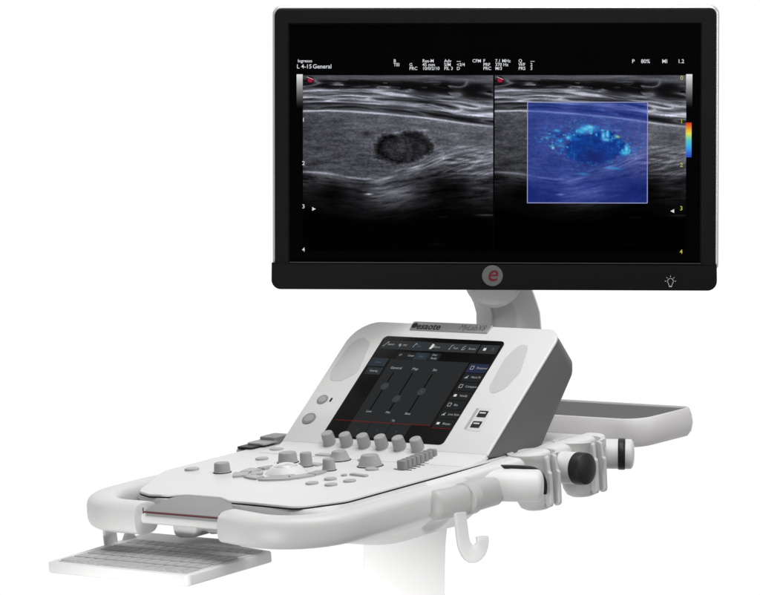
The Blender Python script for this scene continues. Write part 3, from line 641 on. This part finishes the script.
    jit = (wn(v / 3.0, u / 3.4, 91, 2) - .5) * .26
    edge = 1 + jit + .06 * np.sin(2 * an + 2.4) + .03 * np.sin(5 * an + 1) - .15 * np.exp(-((an + 1.78) / .15) ** 2) + .10 * np.exp(-((an + 2.35) / .32) ** 2) + .09 * np.exp(-((an + 1.25) / .30) ** 2) - .10 * np.exp(-((an - .75) / .4) ** 2)
    nod = 1 / (1 + np.exp(np.clip((rad - edge) / .045, -40, 40)))
    inn = 30 + 38 * (sp - .5) + 46 * np.clip(wn(v / 5, u / 7, 21) - .45, 0, 1) - 20 * np.exp(-((rad - .84) / .13) ** 2) * (.4 + .6 * (ku < 0)) + 12 * np.exp(-((u - 96) / 10) ** 2 - ((v - 73) / 6) ** 2)
    I = I * (1 - nod) + nod * inn
    I = I + np.exp(-((rad - edge - .10) / .07) ** 2) * 22 * sp
    I = I * (1 - .45 * np.exp(-((u - 64) / 6) ** 2 - ((v - 58) / 3.0) ** 2))
    for (x0, y0, rx, a) in ((66, 118.5, 3.4, 120), (122, 54.5, 4, 66), (150, 58, 4, 40), (183, 139, 9, 46), (140, 141, 6, 14), (134, 168, 8, 10), (93, 57, 3, 50), (176, 112, 9, 30)):
        I = I + a * np.exp(-((u - x0) / rx) ** 2 - ((v - y0) / .9) ** 2)
    I = I * (.88 + .24 * rng.random((h, w))) * 1.12
    return np.clip(I, 2, 238), u, v, nod, an, rad, sp
def srgb2lin(c): c = np.clip(c, 0, 255) / 255.0; return np.where(c <= .04045, c / 12.92, ((c + .055) / 1.055) ** 2.4)
PIC = vmat('screen_picture')
def picture(name, rgb, x0, y0, x1, y1, z, parent):
    h, w = rgb.shape[:2]; xs = np.linspace(mx(x0), mx(x1), w); ys = np.linspace(my(y0), my(y1), h)
    P = np.zeros((h, w, 3)); P[..., 0] = xs[None, :]; P[..., 1] = -z; P[..., 2] = ys[:, None]
    i = (np.arange(h - 1)[:, None] * w + np.arange(w - 1)[None, :]).ravel()
    F = np.stack([i, i + w, i + w + 1, i + 1], 1)
    me = bpy.data.meshes.new(name); me.from_pydata(P.reshape(-1, 3).tolist(), [], F.tolist())
    at = me.color_attributes.new('picture', 'FLOAT_COLOR', 'POINT')
    c = np.ones((h * w, 4), np.float32); c[:, :3] = srgb2lin(rgb.reshape(-1, 3)); at.data.foreach_set('color', c.ravel())
    me.materials.append(PIC); o = bpy.data.objects.new(name, me); COL.objects.link(o); o.parent = parent; return o
I, u, v, nod, an, rad, sp = bmode(190.5, 176)
grey = np.stack([I * .97, I * .98, I * 1.06], -1)
picture('scan_picture', grey, 302.5, 75.5, 493, 251.5, ZS, scr)
# right scan: the same slice with a translucent blue stiffness square and cyan flecks
g2 = grey.copy(); X = u + 494.5; Y = v + 75.5
roi = (X > 527.5) & (X < 646.5) & (Y > 102.5) & (Y < 202.5)
h, w = I.shape; bn = wn(v / 14, u / 18, 131); bf = wn(v / 2.2, u / 4.0, 132, 3)
base = np.stack([30 + 0 * u, 48 + 0 * u, 138 + 0 * u], -1) + ((bn - .5) * 34)[..., None] * np.array([.7, .55, .9]) + ((bf - .5) * 30)[..., None] * np.array([.35, .6, 1.0])
pur = np.exp(-((u - 148) / 22) ** 2 - ((v - 78) / 26) ** 2)[..., None]; base = base * (1 - .38 * pur) + .38 * pur * np.array([92, 84, 148])
B = base * .78 + (I ** 1.15 / 238 ** .15)[..., None] * np.array([.46, .46, .44])
nodb = nod[..., None]; B = B * (1 - nodb * .75) + nodb * .75 * (np.array([16, 58, 140]) + ((bf - .5) * 60)[..., None] * np.array([.2, .7, 1]))
core = np.exp(-((u - 98) / 13) ** 2 - ((v - 82) / 8) ** 2)[..., None]; B = B * (1 - core * .7) + core * .7 * np.array([32, 32, 92])
halo = np.exp(-((rad - .98) / .30) ** 2) * (.35 + .65 * (v < 76)) + .9 * np.exp(-((u - 92) / 15) ** 2 - ((v - 54) / 6) ** 2) + .85 * np.exp(-((u - 60) / 15) ** 2 - ((v - 62) / 8) ** 2) + .8 * np.exp(-((u - 128) / 13) ** 2 - ((v - 72) / 8) ** 2) + .30 * np.exp(-((u - 100) / 50) ** 2 - ((v - 66) / 26) ** 2)
halo = np.clip(halo, 0, 1) * (1 - .85 / (1 + np.exp((rad - .72) / .06))) * (1 - .55 * ((v > 80) & (rad > .7))); f1 = np.clip((wn(v / 3.2, u / 4.2, 141, 3) - .47) * 6, 0, 1) * halo ** 1.2; f2 = np.clip((wn(v / 1.7, u / 2.2, 142, 2) - .65) * 7, 0, 1) * halo ** .8
B = B * (1 - .50 * f1[..., None]) + .50 * f1[..., None] * np.array([34, 128, 216]); B = B * (1 - .85 * f2[..., None]) + .85 * f2[..., None] * np.array([60, 190, 232])
for (x0, y0, rx, ry, c, a) in ((90, 53.5, 4.5, 1.8, (90, 212, 245), .85), (95, 51.5, 3.2, 1.5, (120, 226, 248), .85), (86, 56, 2.6, 1.4, (70, 195, 240), .8), (108, 60, 1.5, 3.0, (110, 220, 250), .9), (112, 59, 1.3, 2.6, (120, 222, 250), .85), (111, 64, 2.8, 1.3, (100, 215, 250), .8), (131, 73, 1.6, 3.0, (100, 222, 250), .95), (129, 77, 3, 1.4, (80, 205, 245), .8), (122, 61, 2.2, 1.0, (170, 205, 130), .85), (58, 72, 1.1, 1.1, (150, 235, 225), .95), (73, 62, 2.0, 1.2, (90, 200, 242), .85), (62, 55, 2.6, 1.0, (70, 185, 235), .75), (66, 70, 3.0, 1.0, (60, 170, 230), .6), (118, 92, 6, 1.1, (60, 160, 225), .6), (88, 98, 5, 1.0, (60, 160, 225), .55), (52, 62, 1.4, 1.0, (70, 190, 235), .7)):
    q = a * np.exp(-((u - x0) / (rx * 1.25)) ** 2 - ((v - y0 - .1 * (u - x0)) / (ry * 1.25)) ** 2)[..., None]; B = B * (1 - q) + q * np.array(c)
B = np.clip(B, 0, 255)
g2[roi] = B[roi]
dim = np.clip(1 - (v - 60) / 150, .5, 1)[..., None]; g2 = np.where(roi[..., None], g2, g2 * dim)
picture('stiffness_picture', g2, 494.5, 75.5, 685, 251.5, ZS, scr)
quads('stiffness_frame', SCR, [line(mx(527.3), my(102.3), mx(646.7), my(102.3), .0009), line(mx(527.3), my(202.6), mx(646.7), my(202.6), .0009), line(mx(527.3), my(102.3), mx(527.3), my(202.6), .0009), line(mx(646.7), my(102.3), mx(646.7), my(202.6), .0009)], ZS + .0003, E_['frame'], scr)
gb = np.linspace(230, 6, 60)[:, None, None] * np.ones((1, 4, 3)); picture('grey_scale_bar', gb, 296.2, 74.5, 302.3, 108, ZS, scr); picture('grey_scale_bar', gb, 684.8, 74.5, 691, 108, ZS, scr)
stops = [(0, (215, 50, 40)), (.2, (235, 170, 50)), (.32, (230, 220, 80)), (.5, (90, 200, 190)), (.7, (60, 170, 230)), (1, (50, 70, 190))]
cb = np.stack([np.interp(np.linspace(0, 1, 60), [s[0] for s in stops], [s[1][k] for s in stops]) for k in range(3)], -1)[:, None, :] * np.ones((1, 4, 1))
picture('colour_scale_bar', cb, 684.2, 122.5, 690.4, 157, ZS, scr)
def rd(s, x, y, size=4.4, m='txt', al='LEFT'): text('readout_text', s, SCR, mx(x), my(y), ZS + .0003, size * K * 1.28, E_[m], scr, al, bold=.00006)
rd('Ingresso', 297.3, 61.2, 3.4); rd('L 4-15', 296.3, 66.8, 4.6); rd('General', 312.4, 66.8, 4.6)
for x, col in ((393.4, ('B', 'TEI', '')), (409.2, ('', 'G', 'PRC')), (422.3, ('Res-M', '45 mm', '10/0/2/10')), (444.0, ('Adv', 'S/M', 'FIL 3')), (456.5, ('---', '<3/4', 'D')), (483.0, ('F', 'PRF', 'PRC')), (495.0, ('7.1 MHz', '370 Hz', 'M/3')), (518.2, ('Q', 'WF', 'PRS')), (530.0, ('---', '2', '3'))):
    for k, s in enumerate(col):
        if s: rd(s, x, 61.3 + 3.75 * k, 3.5)
rd('CFM', 472.2, 61.3, 3.5)
for s, x in (('P', 631), ('80%', 640), ('MI', 660.8), ('1.2', 676.4)): rd(s, x, 61.8, 4.2)
for k, s in enumerate('1234'):
    rd(s, 301.6, 120.2 + 43.3 * k, 4.4, 'txt')
for k, s in enumerate('01234'):
    rd(s, 679.0, 78.3 + 43.2 * k, 4.6, 'yel')
quads('focus_mark', SCR, [[(mx(311.8), my(207.3)), (mx(311.8), my(211)), (mx(315.4), my(209.2))], [(mx(673.4), my(208.6)), (mx(673.4), my(212.4)), (mx(669.6), my(210.5))]], ZS + .0003, E_['white'], scr)
for x in (310.0, 500.0):
    quads('probe_mark', SCR, [ell(mx(x), my(80.0), .0044, .0040, 22)], ZS + .0003, E_['track'], scr)
    quads('probe_mark', SCR, [ell(mx(x), my(80.2), .0034, .0030, 20)], ZS + .0004, E_['mark'], scr)
    quads('probe_mark', SCR, [line(mx(x - 3.4), my(77.2), mx(x + 3.2), my(79.6), .0008)], ZS + .0005, E_['uitxt'], scr)
